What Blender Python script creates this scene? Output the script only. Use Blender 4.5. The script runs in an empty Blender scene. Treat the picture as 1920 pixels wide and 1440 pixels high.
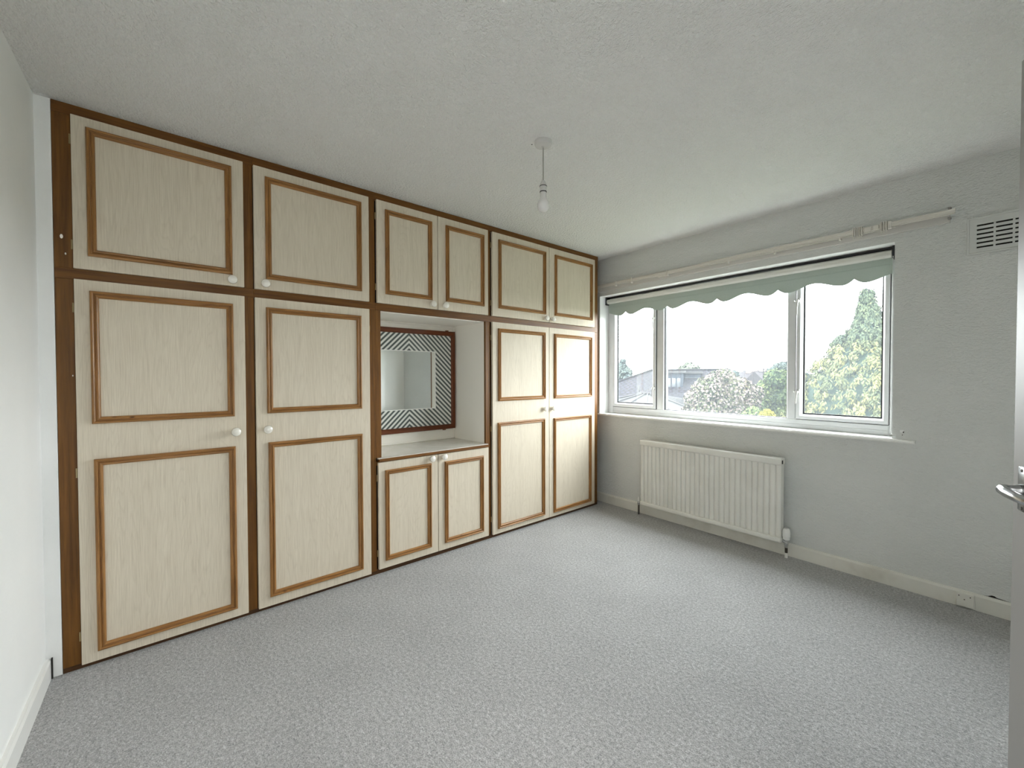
import bpy, bmesh, math, random
from mathutils import Vector, Matrix
random.seed(7)
S = bpy.context.scene
COL = S.collection

# ------------------------------------------------------------------ camera
CAM = Vector((2.62553, -3.44955, 1.25695))
YAW, PITCH, ROLL, FPX = 0.84301, -0.01941, -0.002, 821.93
fw = Vector((-math.sin(YAW) * math.cos(PITCH), math.cos(YAW) * math.cos(PITCH), math.sin(PITCH)))
rt = Vector((math.cos(YAW), math.sin(YAW), 0))
up = rt.cross(fw)
cam_r = rt * math.cos(ROLL) + up * math.sin(ROLL)
cam_u = up * math.cos(ROLL) - rt * math.sin(ROLL)
cd = bpy.data.cameras.new('camera')
cd.sensor_width = 36.0
cd.lens = 36.0 * FPX / 1920.0
cd.clip_start = 0.02
cd.clip_end = 500
cam = bpy.data.objects.new('camera', cd)
COL.objects.link(cam)
M = Matrix((cam_r, cam_u, -fw)).transposed().to_4x4()
M.translation = CAM
cam.matrix_world = M
S.camera = cam

# ------------------------------------------------------------------ sky, light, exposure
SKY = 14.0
world = bpy.data.worlds.new('overcast_sky')
S.world = world
world.use_nodes = True
wn = world.node_tree
wn.nodes.clear()
wo = wn.nodes.new('ShaderNodeOutputWorld')
wb = wn.nodes.new('ShaderNodeBackground')
wb.inputs[0].default_value = (0.955, 0.975, 1.0, 1)
wb.inputs[1].default_value = SKY
wn.links.new(wb.outputs[0], wo.inputs[0])
S.view_settings.view_transform = 'Standard'
S.view_settings.look = 'None'
S.view_settings.exposure = 0.66
S.view_settings.gamma = 1.0
S.view_settings.use_curve_mapping = False
S.cycles.max_bounces = 14
S.cycles.diffuse_bounces = 9
S.cycles.glossy_bounces = 5
S.cycles.transparent_max_bounces = 12
S.cycles.transmission_bounces = 6
S.cycles.caustics_reflective = False
S.cycles.caustics_refractive = False
S.cycles.sample_clamp_indirect = 25.0

# ------------------------------------------------------------------ window wall frame (s along wall, d outward, z)
TH = math.atan(-0.068)
WM = Matrix.Translation((0, 0.118, 0)) @ Matrix.Rotation(TH, 4, 'Z')
LM = Matrix.Translation((0, -3.70, 0)) @ Matrix.Rotation(TH, 4, 'Z')      # left wall, parallel
ROOM_X = 2.95

def portal(loc, sx, sy, rot):
    l = bpy.data.lights.new('sky_portal', 'AREA')
    l.shape = 'RECTANGLE'; l.size = sx; l.size_y = sy
    l.cycles.is_portal = True
    o = bpy.data.objects.new('sky_portal', l)
    COL.objects.link(o)
    o.matrix_world = Matrix.Translation(loc) @ rot
    return o
pw = portal(WM @ Vector((1.06, 0.24, 1.46)), 2.26, 1.17, Matrix.Rotation(TH, 4, 'Z') @ Matrix.Rotation(math.radians(-90), 4, 'X'))

# ------------------------------------------------------------------ node helpers
def mat(name, col=(.8, .8, .8), rough=.5, metal=0.0, spec=.5):
    m = bpy.data.materials.new(name); m.use_nodes = True
    b = m.node_tree.nodes['Principled BSDF']
    b.inputs['Base Color'].default_value = (*col, 1)
    b.inputs['Roughness'].default_value = rough
    b.inputs['Metallic'].default_value = metal
    b.inputs['Specular IOR Level'].default_value = spec
    return m
class N:
    def __init__(s, m): s.t = m.node_tree; s.b = s.t.nodes.get('Principled BSDF')
    def n(s, typ, **kw):
        x = s.t.nodes.new(typ)
        for k, v in kw.items():
            if k.startswith('_'): setattr(x, k[1:], v)
        return x
    def l(s, a, b): s.t.links.new(a, b)
    def coord(s, which='Object', scale=(1, 1, 1), rand=0.0):
        c = s.n('ShaderNodeTexCoord'); mp = s.n('ShaderNodeMapping')
        mp.inputs['Scale'].default_value = scale
        s.l(c.outputs[which], mp.inputs['Vector'])
        if rand:
            oi = s.n('ShaderNodeObjectInfo'); mm = s.n('ShaderNodeMath', _operation='MULTIPLY'); mm.inputs[1].default_value = rand
            s.l(oi.outputs['Random'], mm.inputs[0]); cx = s.n('ShaderNodeCombineXYZ')
            for i in range(3): s.l(mm.outputs[0], cx.inputs[i])
            s.l(cx.outputs[0], mp.inputs['Location'])
        return mp.outputs[0]
    def noise(s, vec, scale, detail=4, rough=.55, dist=0.0):
        x = s.n('ShaderNodeTexNoise'); x.inputs['Scale'].default_value = scale; x.inputs['Detail'].default_value = detail
        x.inputs['Roughness'].default_value = rough; x.inputs['Distortion'].default_value = dist
        s.l(vec, x.inputs['Vector']); return x.outputs[0]
    def ramp(s, fac, stops):
        x = s.n('ShaderNodeValToRGB'); e = x.color_ramp.elements
        while len(e) < len(stops): e.new(.5)
        for i, (p, c) in enumerate(stops):
            e[i].position = p; e[i].color = (*c, 1) if len(c) == 3 else c
        s.l(fac, x.inputs[0]); return x.outputs[0]
    def mix(s, fac, a, b, mode='MIX'):
        x = s.n('ShaderNodeMix', _data_type='RGBA', _blend_type=mode)
        for sock, v in ((x.inputs[0], fac), (x.inputs[6], a), (x.inputs[7], b)):
            if hasattr(v, 'links'): s.l(v, sock)
            elif isinstance(v, (int, float)): sock.default_value = v
            else: sock.default_value = (*v, 1)
        return x.outputs[2]
    def math(s, op, a, b=None):
        x = s.n('ShaderNodeMath', _operation=op)
        for sock, v in ((x.inputs[0], a), (x.inputs[1], b)):
            if v is None: continue
            if hasattr(v, 'links'): s.l(v, sock)
            else: sock.default_value = v
        return x.outputs[0]
    def bump(s, h, strength, dist):
        x = s.n('ShaderNodeBump'); x.inputs['Strength'].default_value = strength; x.inputs['Distance'].default_value = dist
        s.l(h, x.inputs['Height']); s.l(x.outputs[0], s.b.inputs['Normal'])
    def base(s, c): s.l(c, s.b.inputs['Base Color'])

# ------------------------------------------------------------------ materials
# embossed painted paper of the window wall
m_paper = mat('embossed_wall_paint', (.80, .81, .80), .62)
k = N(m_paper); v = k.coord('Object', (1, 1, 1.9)); a = k.noise(v, 62, 3, .6, .7); b_ = k.noise(v, 24, 2)
k.bump(k.math('ADD', a, k.math('MULTIPLY', b_, .6)), .75, .011)
k.base(k.ramp(k.noise(v, 1.6, 3), [(.3, (.655, .67, .655)), (.7, (.70, .71, .695))]))
# smooth painted plaster
m_plaster = mat('painted_plaster', (.80, .81, .80), .6)
k = N(m_plaster); v = k.coord(); k.bump(k.noise(v, 38, 4), .25, .004)
k.base(k.ramp(k.noise(v, 2.2, 4), [(.3, (.82, .83, .825)), (.7, (.87, .875, .87))]))
# stippled ceiling
m_ceil = mat('stippled_ceiling', (.86, .86, .85), .75)
k = N(m_ceil); v = k.coord(); a = k.noise(v, 70, 3, .55, .4); b_ = k.noise(v, 150, 2)
k.bump(k.ramp(k.math('ADD', a, k.math('MULTIPLY', b_, .35)), [(.5, (0, 0, 0)), (.85, (1, 1, 1))]), .8, .010)
# carpet
m_carpet = mat('grey_carpet', (.4, .4, .41), .95, spec=.1)
k = N(m_carpet); v = k.coord(); a = k.noise(v, 210, 3, .7); b_ = k.noise(v, 75, 3, .6); c_ = k.noise(v, 3.2, 4, .6)
sp = k.ramp(k.math('ADD', k.math('MULTIPLY', a, .62), k.math('MULTIPLY', b_, .38)), [(.36, (.21, .21, .213)), (.5, (.45, .45, .453)), (.64, (.76, .76, .763))])
k.base(k.mix(1.0, sp, k.ramp(c_, [(.3, (.88, .88, .88)), (.7, (1, 1, 1))]), 'MULTIPLY'))
k.bump(k.math('ADD', a, b_), .9, .008)
k.b.inputs['Sheen Weight'].default_value = .25
# pale limed-oak laminate
m_oak = mat('pale_oak_laminate', (.5, .45, .36), .55, spec=.3)
k = N(m_oak)
v = k.coord('Object', (1, 1, 1), 37.0)
def stretch(k, v, sc):
    mp = k.n('ShaderNodeMapping'); mp.inputs['Scale'].default_value = sc; k.l(v, mp.inputs['Vector']); return mp.outputs[0]
v1 = stretch(k, v, (1, 3.0, .30)); low = k.noise(v1, 1.7, 3, .45, .15)
ring = k.math('FRACT', k.math('MULTIPLY', low, 46.0))
rings = k.ramp(ring, [(0, (.45, .45, .45)), (.16, (1, 1, 1)), (.8, (.92, .92, .92)), (1, (.5, .5, .5))])
fib = k.noise(stretch(k, v, (1, 170, 3.2)), 2.0, 4, .7)
fibs = k.ramp(fib, [(.34, (.30, .30, .30)), (.56, (1, 1, 1))])
bands = k.ramp(k.noise(stretch(k, v, (1, 16, .25)), 1.5, 3, .6), [(.3, (.72, .72, .72)), (.7, (1, 1, 1))])
t = k.mix(1.0, k.mix(1.0, k.mix(.34, (1, 1, 1), rings), k.mix(.62, (1, 1, 1), fibs), 'MULTIPLY'), k.mix(.5, (1, 1, 1), bands), 'MULTIPLY')
k.base(k.mix(t, (.43, .36, .265), (.70, .63, .515)))
k.bump(fib, .08, .001)
# brown wood (UV: u along the stick)
def brown(name, dark, light, rough, coords='UV', sc=(6, 90, 1), knots=False):
    m = mat(name, light, rough, spec=.3); k = N(m)
    v = k.coord(coords, sc, 11.0); f = k.noise(v, 1.0, 5, .65, .3)
    c = k.ramp(f, [(.33, dark), (.66, light)])
    if knots:
        v2 = k.coord(coords, (9, 30, 1), 23.0); kn = k.noise(v2, 1.6, 1)
        c = k.mix(k.ramp(kn, [(.735, (0, 0, 0)), (.80, (1, 1, 1))]), c, (.07, .028, .010))
    k.base(c); k.bump(f, .08, .001); return m
m_mould = brown('brown_pine_moulding', (.21, .095, .028), (.37, .185, .062), .30, knots=True)
m_teak_v = brown('dark_stained_upright', (.10, .040, .007), (.205, .086, .015), .42, 'Object', (40, 70, 3.0))
m_teak_h = brown('dark_stained_rail', (.095, .036, .007), (.19, .078, .014), .42, 'Object', (40, 3.0, 70))
m_plinth = brown('dark_stained_plinth', (.045, .02, .007), (.085, .038, .012), .5, 'Object', (40, 3.0, 70))
m_mahog = brown('mahogany_mirror_frame', (.085, .022, .007), (.14, .038, .012), .3, 'UV', (5, 70, 1))
m_lining = mat('off_white_lining', (.88, .85, .785), .45)
k = N(m_lining); k.bump(k.noise(k.coord(), 60, 3), .05, .002)
m_counter = mat('cream_gloss_counter', (.71, .69, .63), .22)
k = N(m_counter); k.base(k.ramp(k.noise(k.coord(), 14, 4), [(.35, (.68, .655, .59)), (.65, (.74, .72, .67))]))
m_china = mat('white_china', (.82, .79, .72), .12); N(m_china).b.inputs['Coat Weight'].default_value = .6
m_hinge = mat('brass_hinge', (.45, .36, .20), .35, .9)
m_hinge2 = mat('dull_steel', (.30, .29, .28), .5, .5)
m_gap = mat('dark_gap', (.012, .010, .008), .9)
m_upvc = mat('white_window_plastic', (.78, .80, .81), .28)
k = N(m_upvc); k.base(k.ramp(k.noise(k.coord(), 9, 3), [(.3, (.66, .675, .685)), (.7, (.71, .725, .735))]))
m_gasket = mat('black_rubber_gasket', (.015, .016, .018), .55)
m_gloss = mat('white_gloss_paint', (.82, .82, .80), .25)
k = N(m_gloss); k.bump(k.noise(k.coord(), 22, 3), .06, .003)
m_skirt = mat('cream_skirting_paint', (.74, .72, .64), .38)
k = N(m_skirt); k.base(k.ramp(k.noise(k.coord(), 5, 5), [(.30, (.60, .58, .52)), (.5, (.71, .70, .645)), (.75, (.74, .73, .68))])); k.bump(k.noise(k.coord(), 30, 3), .1, .003)
m_rad = mat('cream_radiator_enamel', (.74, .73, .67), .32)
k = N(m_rad); k.base(k.ramp(k.noise(k.coord(), 7, 4), [(.3, (.70, .695, .65)), (.7, (.76, .755, .715))]))
m_casement = mat('casement_handle_paint', (.58, .58, .56), .35)
m_chrome = mat('chrome', (.72, .73, .74), .12, 1.0)
m_handle = mat('worn_chrome_handle', (.40, .41, .42), .16, 1.0)
m_pipe = mat('dull_metal_pipe', (.10, .09, .08), .45, .8)
m_white = mat('white_plastic', (.80, .80, .78), .3)
m_rail = mat('cream_rail_plastic', (.66, .63, .58), .4)
m_batten = mat('painted_batten', (.585, .57, .545), .5)
m_vent = mat('painted_vent', (.60, .61, .595), .5)
m_fab = mat('sage_blind_fabric', (.34, .40, .36), .85, spec=.2)
k = N(m_fab); v = k.coord('Object', (1, 1, 1)); k.base(k.ramp(k.noise(v, 420, 3), [(.3, (.40, .47, .43)), (.7, (.48, .55, .505))])); k.bump(k.noise(v, 700, 2), .2, .001)
m_roll = mat('blind_fabric_backing', (.58, .575, .53), .6)
m_pend = mat('aged_white_plastic', (.60, .595, .58), .35)
m_flex = mat('grey_flex', (.42, .41, .38), .5)
m_bulb = mat('opal_bulb', (.70, .69, .68), .25); N(m_bulb).b.inputs['Transmission Weight'].default_value = .0
m_black = mat('black_ring', (.02, .02, .02), .4)
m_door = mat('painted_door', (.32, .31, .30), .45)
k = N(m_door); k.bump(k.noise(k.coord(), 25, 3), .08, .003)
# silvered mirror
m_mir = mat('mirror_silver', (.86, .89, .87), .015, 1.0)
# chevron print on the mirror border
m_chev = mat('chevron_print', (.6, .6, .58), .25)
k = N(m_chev); c = k.n('ShaderNodeTexCoord'); sx = k.n('ShaderNodeSeparateXYZ'); k.l(c.outputs['Object'], sx.inputs[0])
q = k.math('ADD', sx.outputs[2], k.math('MULTIPLY', k.math('ABSOLUTE', sx.outputs[1]), .93))
q = k.math('FRACT', k.math('ADD', k.math('DIVIDE', q, .0385), 50.3))
k.base(k.mix(k.ramp(q, [(.0, (0, 0, 0)), (.04, (1, 1, 1)), (.50, (1, 1, 1)), (.54, (0, 0, 0))]), (.075, .09, .085), (.66, .67, .63)))
# window glass: clear pane with a thin film of dust that scatters a little daylight
m_glass = bpy.data.materials.new('dusty_window_glass'); m_glass.use_nodes = True
gt = m_glass.node_tree; gt.nodes.clear()
go = gt.nodes.new('ShaderNodeOutputMaterial'); tr = gt.nodes.new('ShaderNodeBsdfTransparent'); tl = gt.nodes.new('ShaderNodeBsdfTranslucent')
gl = gt.nodes.new('ShaderNodeBsdfGlossy'); gl.inputs['Roughness'].default_value = .02
tl.inputs[0].default_value = (.80, .90, 1, 1); tr.inputs[0].default_value = (.96, .98, .97, 1)
m1 = gt.nodes.new('ShaderNodeMixShader'); m2 = gt.nodes.new('ShaderNodeMixShader')
tn = gt.nodes.new('ShaderNodeTexNoise'); tn.inputs['Scale'].default_value = 2.5; tn.inputs['Detail'].default_value = 4
rp = gt.nodes.new('ShaderNodeMapRange'); rp.inputs[3].default_value = .011; rp.inputs[4].default_value = .021
tc = gt.nodes.new('ShaderNodeTexCoord'); gt.links.new(tc.outputs['Object'], tn.inputs['Vector']); gt.links.new(tn.outputs[0], rp.inputs[0])
gt.links.new(rp.outputs[0], m1.inputs[0]); gt.links.new(tr.outputs[0], m1.inputs[1]); gt.links.new(tl.outputs[0], m1.inputs[2])
m2.inputs[0].default_value = .05; gt.links.new(m1.outputs[0], m2.inputs[1]); gt.links.new(gl.outputs[0], m2.inputs[2]); gt.links.new(m2.outputs[0], go.inputs[0])

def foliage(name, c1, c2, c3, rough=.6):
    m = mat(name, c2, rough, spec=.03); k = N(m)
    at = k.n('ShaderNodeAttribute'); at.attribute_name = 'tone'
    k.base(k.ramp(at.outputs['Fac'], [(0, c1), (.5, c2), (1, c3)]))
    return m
m_conifer = foliage('golden_conifer_foliage', (.020, .031, .024), (.052, .060, .030), (.108, .102, .040))
m_leafA = foliage('green_leaves', (.018, .030, .016), (.040, .056, .024), (.085, .098, .036))
m_leafB = foliage('photinia_leaves', (.020, .024, .016), (.042, .048, .028), (.075, .062, .042))
m_leafY = foliage('bright_yellow_leaves', (0.048, 0.053, 0.007), (0.108, 0.096, 0.012), (0.149, 0.132, 0.019))
m_leafD = foliage('haze_tinted_distant_leaves', (.028, .038, .040), (.042, .054, .052), (.060, .072, .060))  # pale blue distance haze is put into these leaf tones
m_leafP = foliage('pale_open_leaves', (.05, .058, .045), (.07, .078, .06), (.09, .095, .075))
m_bloss = foliage('pale_pink_blossom', (.07, .055, .050), (.105, .085, .078), (.14, .125, .112))
m_bark = mat('bark', (.10, .075, .055), .9); k = N(m_bark); k.bump(k.noise(k.coord('Object', (1, 1, .2)), 20, 4), .6, .02)
m_lawn = mat('lawn', (.06, .09, .03), .9, spec=.05); k = N(m_lawn); k.base(k.ramp(k.noise(k.coord(), .8, 6), [(.3, (.05, .06, .035)), (.7, (.085, .095, .055))]))
def tiles(name, c1, c2, courses=3.2):
    m = mat(name, c1, .8, spec=.1); k = N(m); c = k.n('ShaderNodeTexCoord')
    br = k.n('ShaderNodeTexBrick'); mp = k.n('ShaderNodeMapping'); k.l(c.outputs['UV'], mp.inputs[0]); k.l(mp.outputs[0], br.inputs[0])
    br.inputs['Color1'].default_value = (*c1, 1); br.inputs['Color2'].default_value = (*c2, 1); br.inputs['Mortar'].default_value = (.006, .006, .007, 1)
    br.inputs['Scale'].default_value = 1; br.inputs['Brick Width'].default_value = .30; br.inputs['Row Height'].default_value = .26; br.inputs['Mortar Size'].default_value = .055
    k.base(br.outputs[0]); k.bump(br.outputs[1], .6, -.02); return m
m_tile = tiles('grey_brown_roof_tiles', (.016, .0155, .022), (.012, .012, .017))
m_tile2 = tiles('slate_roof_tiles', (.085, .085, .095), (.06, .062, .07))
m_clad = mat('slate_blue_cladding', (.065, .08, .095), .7, spec=.1)
k = N(m_clad); v = k.coord('Object', (14, 14, .5)); k.base(k.ramp(k.noise(v, 1, 3), [(.35, (.014, .018, .024)), (.65, (.026, .032, .040))]))
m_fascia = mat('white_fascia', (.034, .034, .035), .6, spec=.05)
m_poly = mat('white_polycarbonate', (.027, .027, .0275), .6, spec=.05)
m_brickw = mat('red_brick_wall', (.19, .11, .08), .85)
k = N(m_brickw); br = k.n('ShaderNodeTexBrick'); k.l(k.coord('UV'), br.inputs[0]); br.inputs['Scale'].default_value = 1
br.inputs['Brick Width'].default_value = .225; br.inputs['Row Height'].default_value = .075; br.inputs['Mortar Size'].default_value = .01
br.inputs['Color1'].default_value = (.09, .05, .035, 1); br.inputs['Color2'].default_value = (.07, .04, .03, 1); br.inputs['Mortar'].default_value = (.12, .11, .10, 1); k.base(br.outputs[0])
m_farroof = mat('far_roof', (.10, .085, .085), .8, spec=.1); k = N(m_farroof); k.base(k.ramp(k.noise(k.coord(), 2, 3), [(.3, (.020, .018, .020)), (.7, (.028, .025, .027))]))
m_dark = mat('window_dark_glass', (.03, .035, .04), .1)

# ------------------------------------------------------------------ geometry helpers
def box(bm, x0, x1, y0, y1, z0, z1, bev=0.0, seg=1, uv_axis=None):
    g = bmesh.ops.create_cube(bm, size=1.0)
    vs = g['verts']
    for v in vs:
        v.co = Vector((x0 + (v.co.x + .5) * (x1 - x0), y0 + (v.co.y + .5) * (y1 - y0), z0 + (v.co.z + .5) * (z1 - z0)))
    if bev:
        es = list({e for v in vs for e in v.link_edges})
        bmesh.ops.bevel(bm, geom=es, offset=bev, segments=seg, affect='EDGES', profile=.5)
    return vs
def lathe(bm, prof, seg=20, M=Matrix.Identity(4)):
    """prof: list of (r, h) revolved about local z"""
    rings = []
    for r, h in prof:
        if r < 1e-6: rings.append([bm.verts.new(M @ Vector((0, 0, h)))])
        else: rings.append([bm.verts.new(M @ Vector((r * math.cos(2 * math.pi * i / seg), r * math.sin(2 * math.pi * i / seg), h))) for i in range(seg)])
    for A, B in zip(rings, rings[1:]):
        for i in range(seg):
            j = (i + 1) % seg
            if len(A) == 1 and len(B) == 1: continue
            if len(A) == 1: bm.faces.new((A[0], B[i], B[j]))
            elif len(B) == 1: bm.faces.new((A[i], A[j], B[0]))
            else: bm.faces.new((A[i], A[j], B[j], B[i]))
    for R_ in (rings[0], rings[-1]):
        if len(R_) > 1: bm.faces.new(R_)
def tube(bm, pts, r, seg=10, cap=True):
    pts = [Vector(p) for p in pts]; rings = []
    n0 = None
    for i, p in enumerate(pts):
        d = (pts[min(i + 1, len(pts) - 1)] - pts[max(i - 1, 0)]).normalized()
        if n0 is None:
            n0 = d.orthogonal().normalized()
        else:
            n0 = (n0 - d * n0.dot(d)).normalized()
        b = d.cross(n0)
        rr = r[i] if isinstance(r, (list, tuple)) else r
        rings.append([bm.verts.new(p + (n0 * math.cos(2 * math.pi * q / seg) + b * math.sin(2 * math.pi * q / seg)) * rr) for q in range(seg)])
    for A, B in zip(rings, rings[1:]):
        for i in range(seg):
            j = (i + 1) % seg; bm.faces.new((A[i], A[j], B[j], B[i]))
    if cap:
        bm.faces.new(rings[0]); bm.faces.new(rings[-1])
def prism(bm, poly, axis, a0, a1):
    """poly: 2-D outline; axis 'x','y','z' is the extrusion axis"""
    def P(u, v, w):
        return Vector((w, u, v)) if axis == 'x' else Vector((u, w, v)) if axis == 'y' else Vector((u, v, w))
    A = [bm.verts.new(P(u, v, a0)) for u, v in poly]; B = [bm.verts.new(P(u, v, a1)) for u, v in poly]
    n = len(poly)
    bm.faces.new(A); bm.faces.new(B)
    for i in range(n): bm.faces.new((A[i], A[(i + 1) % n], B[(i + 1) % n], B[i]))
def link(name, bm, m, parent=None, smooth=False, recalc=True, mw=None, uv=False):
    if recalc: bmesh.ops.recalc_face_normals(bm, faces=bm.faces[:])
    if uv:   # box projection in metres
        L = bm.loops.layers.uv.verify()
        for f in bm.faces:
            n = f.normal; ax = max(range(3), key=lambda i: abs(n[i]))
            for lp in f.loops:
                c = lp.vert.co
                lp[L].uv = (c.y, c.z) if ax == 0 else (c.x, c.z) if ax == 1 else (c.x, c.y)
    me = bpy.data.meshes.new(name); bm.to_mesh(me); bm.free()
    if smooth:
        for p in me.polygons: p.use_smooth = True
        try: me.set_sharp_from_angle(angle=math.radians(38))
        except Exception: pass
    me.materials.append(m)
    o = bpy.data.objects.new(name, me); COL.objects.link(o)
    if parent: o.parent = parent
    if mw is not None: o.matrix_world = mw
    return o
def nb(): return bmesh.new()
def bx(name, m, parent, x0, x1, y0, y1, z0, z1, bev=0.0, **kw):
    b = nb(); box(b, x0, x1, y0, y1, z0, z1, bev); return link(name, b, m, parent, **kw)
def thing(name, label, cat, loc=(0, 0, 0), mw=None, group=None):
    o = bpy.data.objects.new(name, None); COL.objects.link(o); o.empty_display_size = .1
    o.location = loc
    if mw is not None: o.matrix_world = mw
    o['label'] = label; o['category'] = cat
    if group: o['group'] = group
    return o
def struct(o): o['kind'] = 'structure'; return o
def root(name, mw=None):
    o = bpy.data.objects.new(name, None); COL.objects.link(o)
    if mw is not None: o.matrix_world = mw
    o['kind'] = 'structure'; return o

# ------------------------------------------------------------------ room shell
HZ = 2.40
def wallq(s, base=-.062): return base
# floor and ceiling (polygons of the slightly skewed room)
def slab(name, m, z0, z1):
    b = nb()
    def wy(x): return .118 - .068 * x + .15
    def ly(x): return -3.70 - .068 * x - .1
    poly = [(-.7, ly(-.7)), (4.3, ly(4.3) - .4), (4.3, wy(4.3)), (-.7, wy(-.7))]
    prism(b, poly, 'z', z0, z1)
    return struct(link(name, b, m))
slab('floor', m_carpet, -.12, 0.0)
ceil_ = slab('ceiling', m_ceil, HZ, HZ + .12)
b = nb(); lathe(b, [(0, 0), (.004, 0), (.003, -.001), (0, -.001)], 7, Matrix.Translation((1.055, -1.915, HZ + .0003))); link('screw_hole', b, m_gap, ceil_)
# window wall with the opening
S0, S1, Z0, Z1, DEP = -.066, 2.192, .862, 2.042, .13
b = nb()
T = .26
box(b, -.75, S0, 0, T, 0, HZ)
box(b, S1, 3.05, 0, T, 0, HZ)
box(b, S0, S1, 0, T, Z1, HZ)
box(b, S0, S1, 0, T, 0, Z0)
bmesh.ops.remove_doubles(b, verts=b.verts[:], dist=1e-5)
wwall = struct(link('wall_window', b, m_paper, mw=WM))
b = nb(); prism(b, [(2.574, .0885), (2.590, .0905), (2.604, .0985), (2.614, .0980), (2.622, .0925), (2.650, .0900), (2.668, .0885)], 'y', -.0008, .0006); link('crack', b, m_gap, wwall)
for (s_, z_, r_, q_, m_) in ((2.236, .925, .011, 7, m_plaster), (2.243, .921, .0045, 5, m_gap), (2.238, .904, .003, 5, m_gap)):
    b = nb(); prism(b, [(s_ + r_ * (.75 + .35 * math.sin(i * 2.3)) * math.cos(2 * math.pi * i / q_), z_ + 1.3 * r_ * (.8 + .3 * math.cos(i * 1.7)) * math.sin(2 * math.pi * i / q_)) for i in range(q_)], 'y', -.0012 - .0005 * (m_ is m_gap), .0006); link('wall_chip', b, m_, wwall)
# left wall (parallel to the window wall)
struct(bx('wall_left', m_plaster, None, -.001, 3.1, -.12, 0, 0, HZ, mw=LM))
# short return of plaster between the left wall and the wardrobes
b = nb(); prism(b, [(-.7, -3.80), (0, -3.80), (.0, -3.6525), (-.006, -3.6515), (-.7, -3.6515)], 'z', 0, HZ); struct(link('wall_return', b, m_plaster))
struct(bx('wall_back', m_plaster, None, -.72, -.61, -3.65, .16, 0, HZ))
# right wall with the doorway
DY0, DY1, DH = -3.50, -2.62, 2.01
b = nb()
box(b, ROOM_X, ROOM_X + .11, DY1, -.05, 0, HZ); box(b, ROOM_X, ROOM_X + .11, -3.92, DY0, 0, HZ); box(b, ROOM_X, ROOM_X + .11, DY0, DY1, DH, HZ)
struct(link('wall_right', b, m_plaster))
b = nb(); jx0, jx1 = ROOM_X - .012, ROOM_X + .122
box(b, jx0, jx1, DY0 - .0, DY0 + .025, 0, DH); box(b, jx0, jx1, DY1 - .025, DY1, 0, DH); box(b, jx0, jx1, DY0, DY1, DH - .0, DH + .025)
for y_ in (DY0 - .06, DY1): box(b, ROOM_X - .016, ROOM_X - .0005, y_, y_ + .06, 0, DH + .07)
box(b, ROOM_X - .016, ROOM_X - .0005, DY0, DY1, DH + .01, DH + .07)
struct(link('trim_2', b, m_gloss))
# landing beyond the doorway
b = nb(); box(b, 4.15, 4.25, -4.4, -1.5, 0, HZ)
struct(link('wall_landing', b, m_plaster))
b = nb()
box(b, 3.06, 3.10, -1.62, -1.5, 0, HZ); box(b, 4.10, 4.15, -1.62, -1.5, 0, HZ); box(b, 3.10, 4.10, -1.62, -1.5, 0, .55); box(b, 3.10, 4.10, -1.62, -1.5, 2.2, HZ)  # opening added in this unseen wall to let fill daylight in
struct(link('wall_landing_far', b, m_plaster))
ld = bpy.data.lights.new('landing_fill_light', 'AREA'); ld.shape = 'DISK'; ld.size = .5; ld.energy = 24; ld.color = (1, .97, .92)  # added fill light on the unseen landing, not a known fitting
lo = bpy.data.objects.new('landing_fill_light', ld); COL.objects.link(lo); lo.location = (3.6, -3.0, 2.34)
portal((3.6, -1.56, 1.375), 1.0, 1.65, Matrix.Rotation(math.radians(-90), 4, 'X'))
struct(bx('wall_landing_near', m_plaster, None, 3.06, 4.15, -4.4, -4.02, 0, HZ))
# skirting boards
def skirt(name, s0, s1, mw, sign=-1, m=m_skirt):
    b = nb()
    h = .088; t = .016
    prism(b, [(0, 0), (sign * t, 0), (sign * t, h - .012), (sign * (t - .005), h), (0, h)], 'x', s0, s1)
    # prism 'x' maps (u,v)->(y,z)
    return struct(link(name, b, m, mw=mw))
skirt('baseboard_window', -.74, 2.96, WM)
skirt('baseboard_left', .010, 3.0, LM, 1, m_gloss)
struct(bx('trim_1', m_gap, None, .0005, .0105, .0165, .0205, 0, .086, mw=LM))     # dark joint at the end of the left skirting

# ------------------------------------------------------------------ window
W = root('window_1', WM)
m_reveal = mat('white_reveal_paint', (.86, .87, .865), .5)
bx('reveal_lining', m_reveal, W, S0 + .0005, S1 - .0005, .0005, DEP, Z1 - .002, Z1 - .0002)
bx('reveal_lining', m_reveal, W, S0 + .0002, S0 + .002, .0005, DEP, .878, Z1 - .002)
FD = DEP            # inner face of the frame
FT = .07
def member(name, s0, s1, z0, z1, d0=FD, d1=FD + FT, par=W, bev=.004, m=m_upvc):
    return bx(name, m, par, s0, s1, d0, d1, z0, z1, bev)
member('frame_jamb', S0, -.002, .878, Z1)
member('frame_jamb', 2.149, S1, .878, Z1)
member('frame_rail', -.002, 2.149, .878, .943)
member('frame_rail', -.002, 2.149, 1.985, Z1)
member('frame_bead', -.002, 2.149, .905, .909, FD - .004, FD + .01, bev=.0015)
member('mullion', .500, .572, .943, 1.985)
member('mullion', 1.576, 1.632, .943, 1.985)
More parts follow.
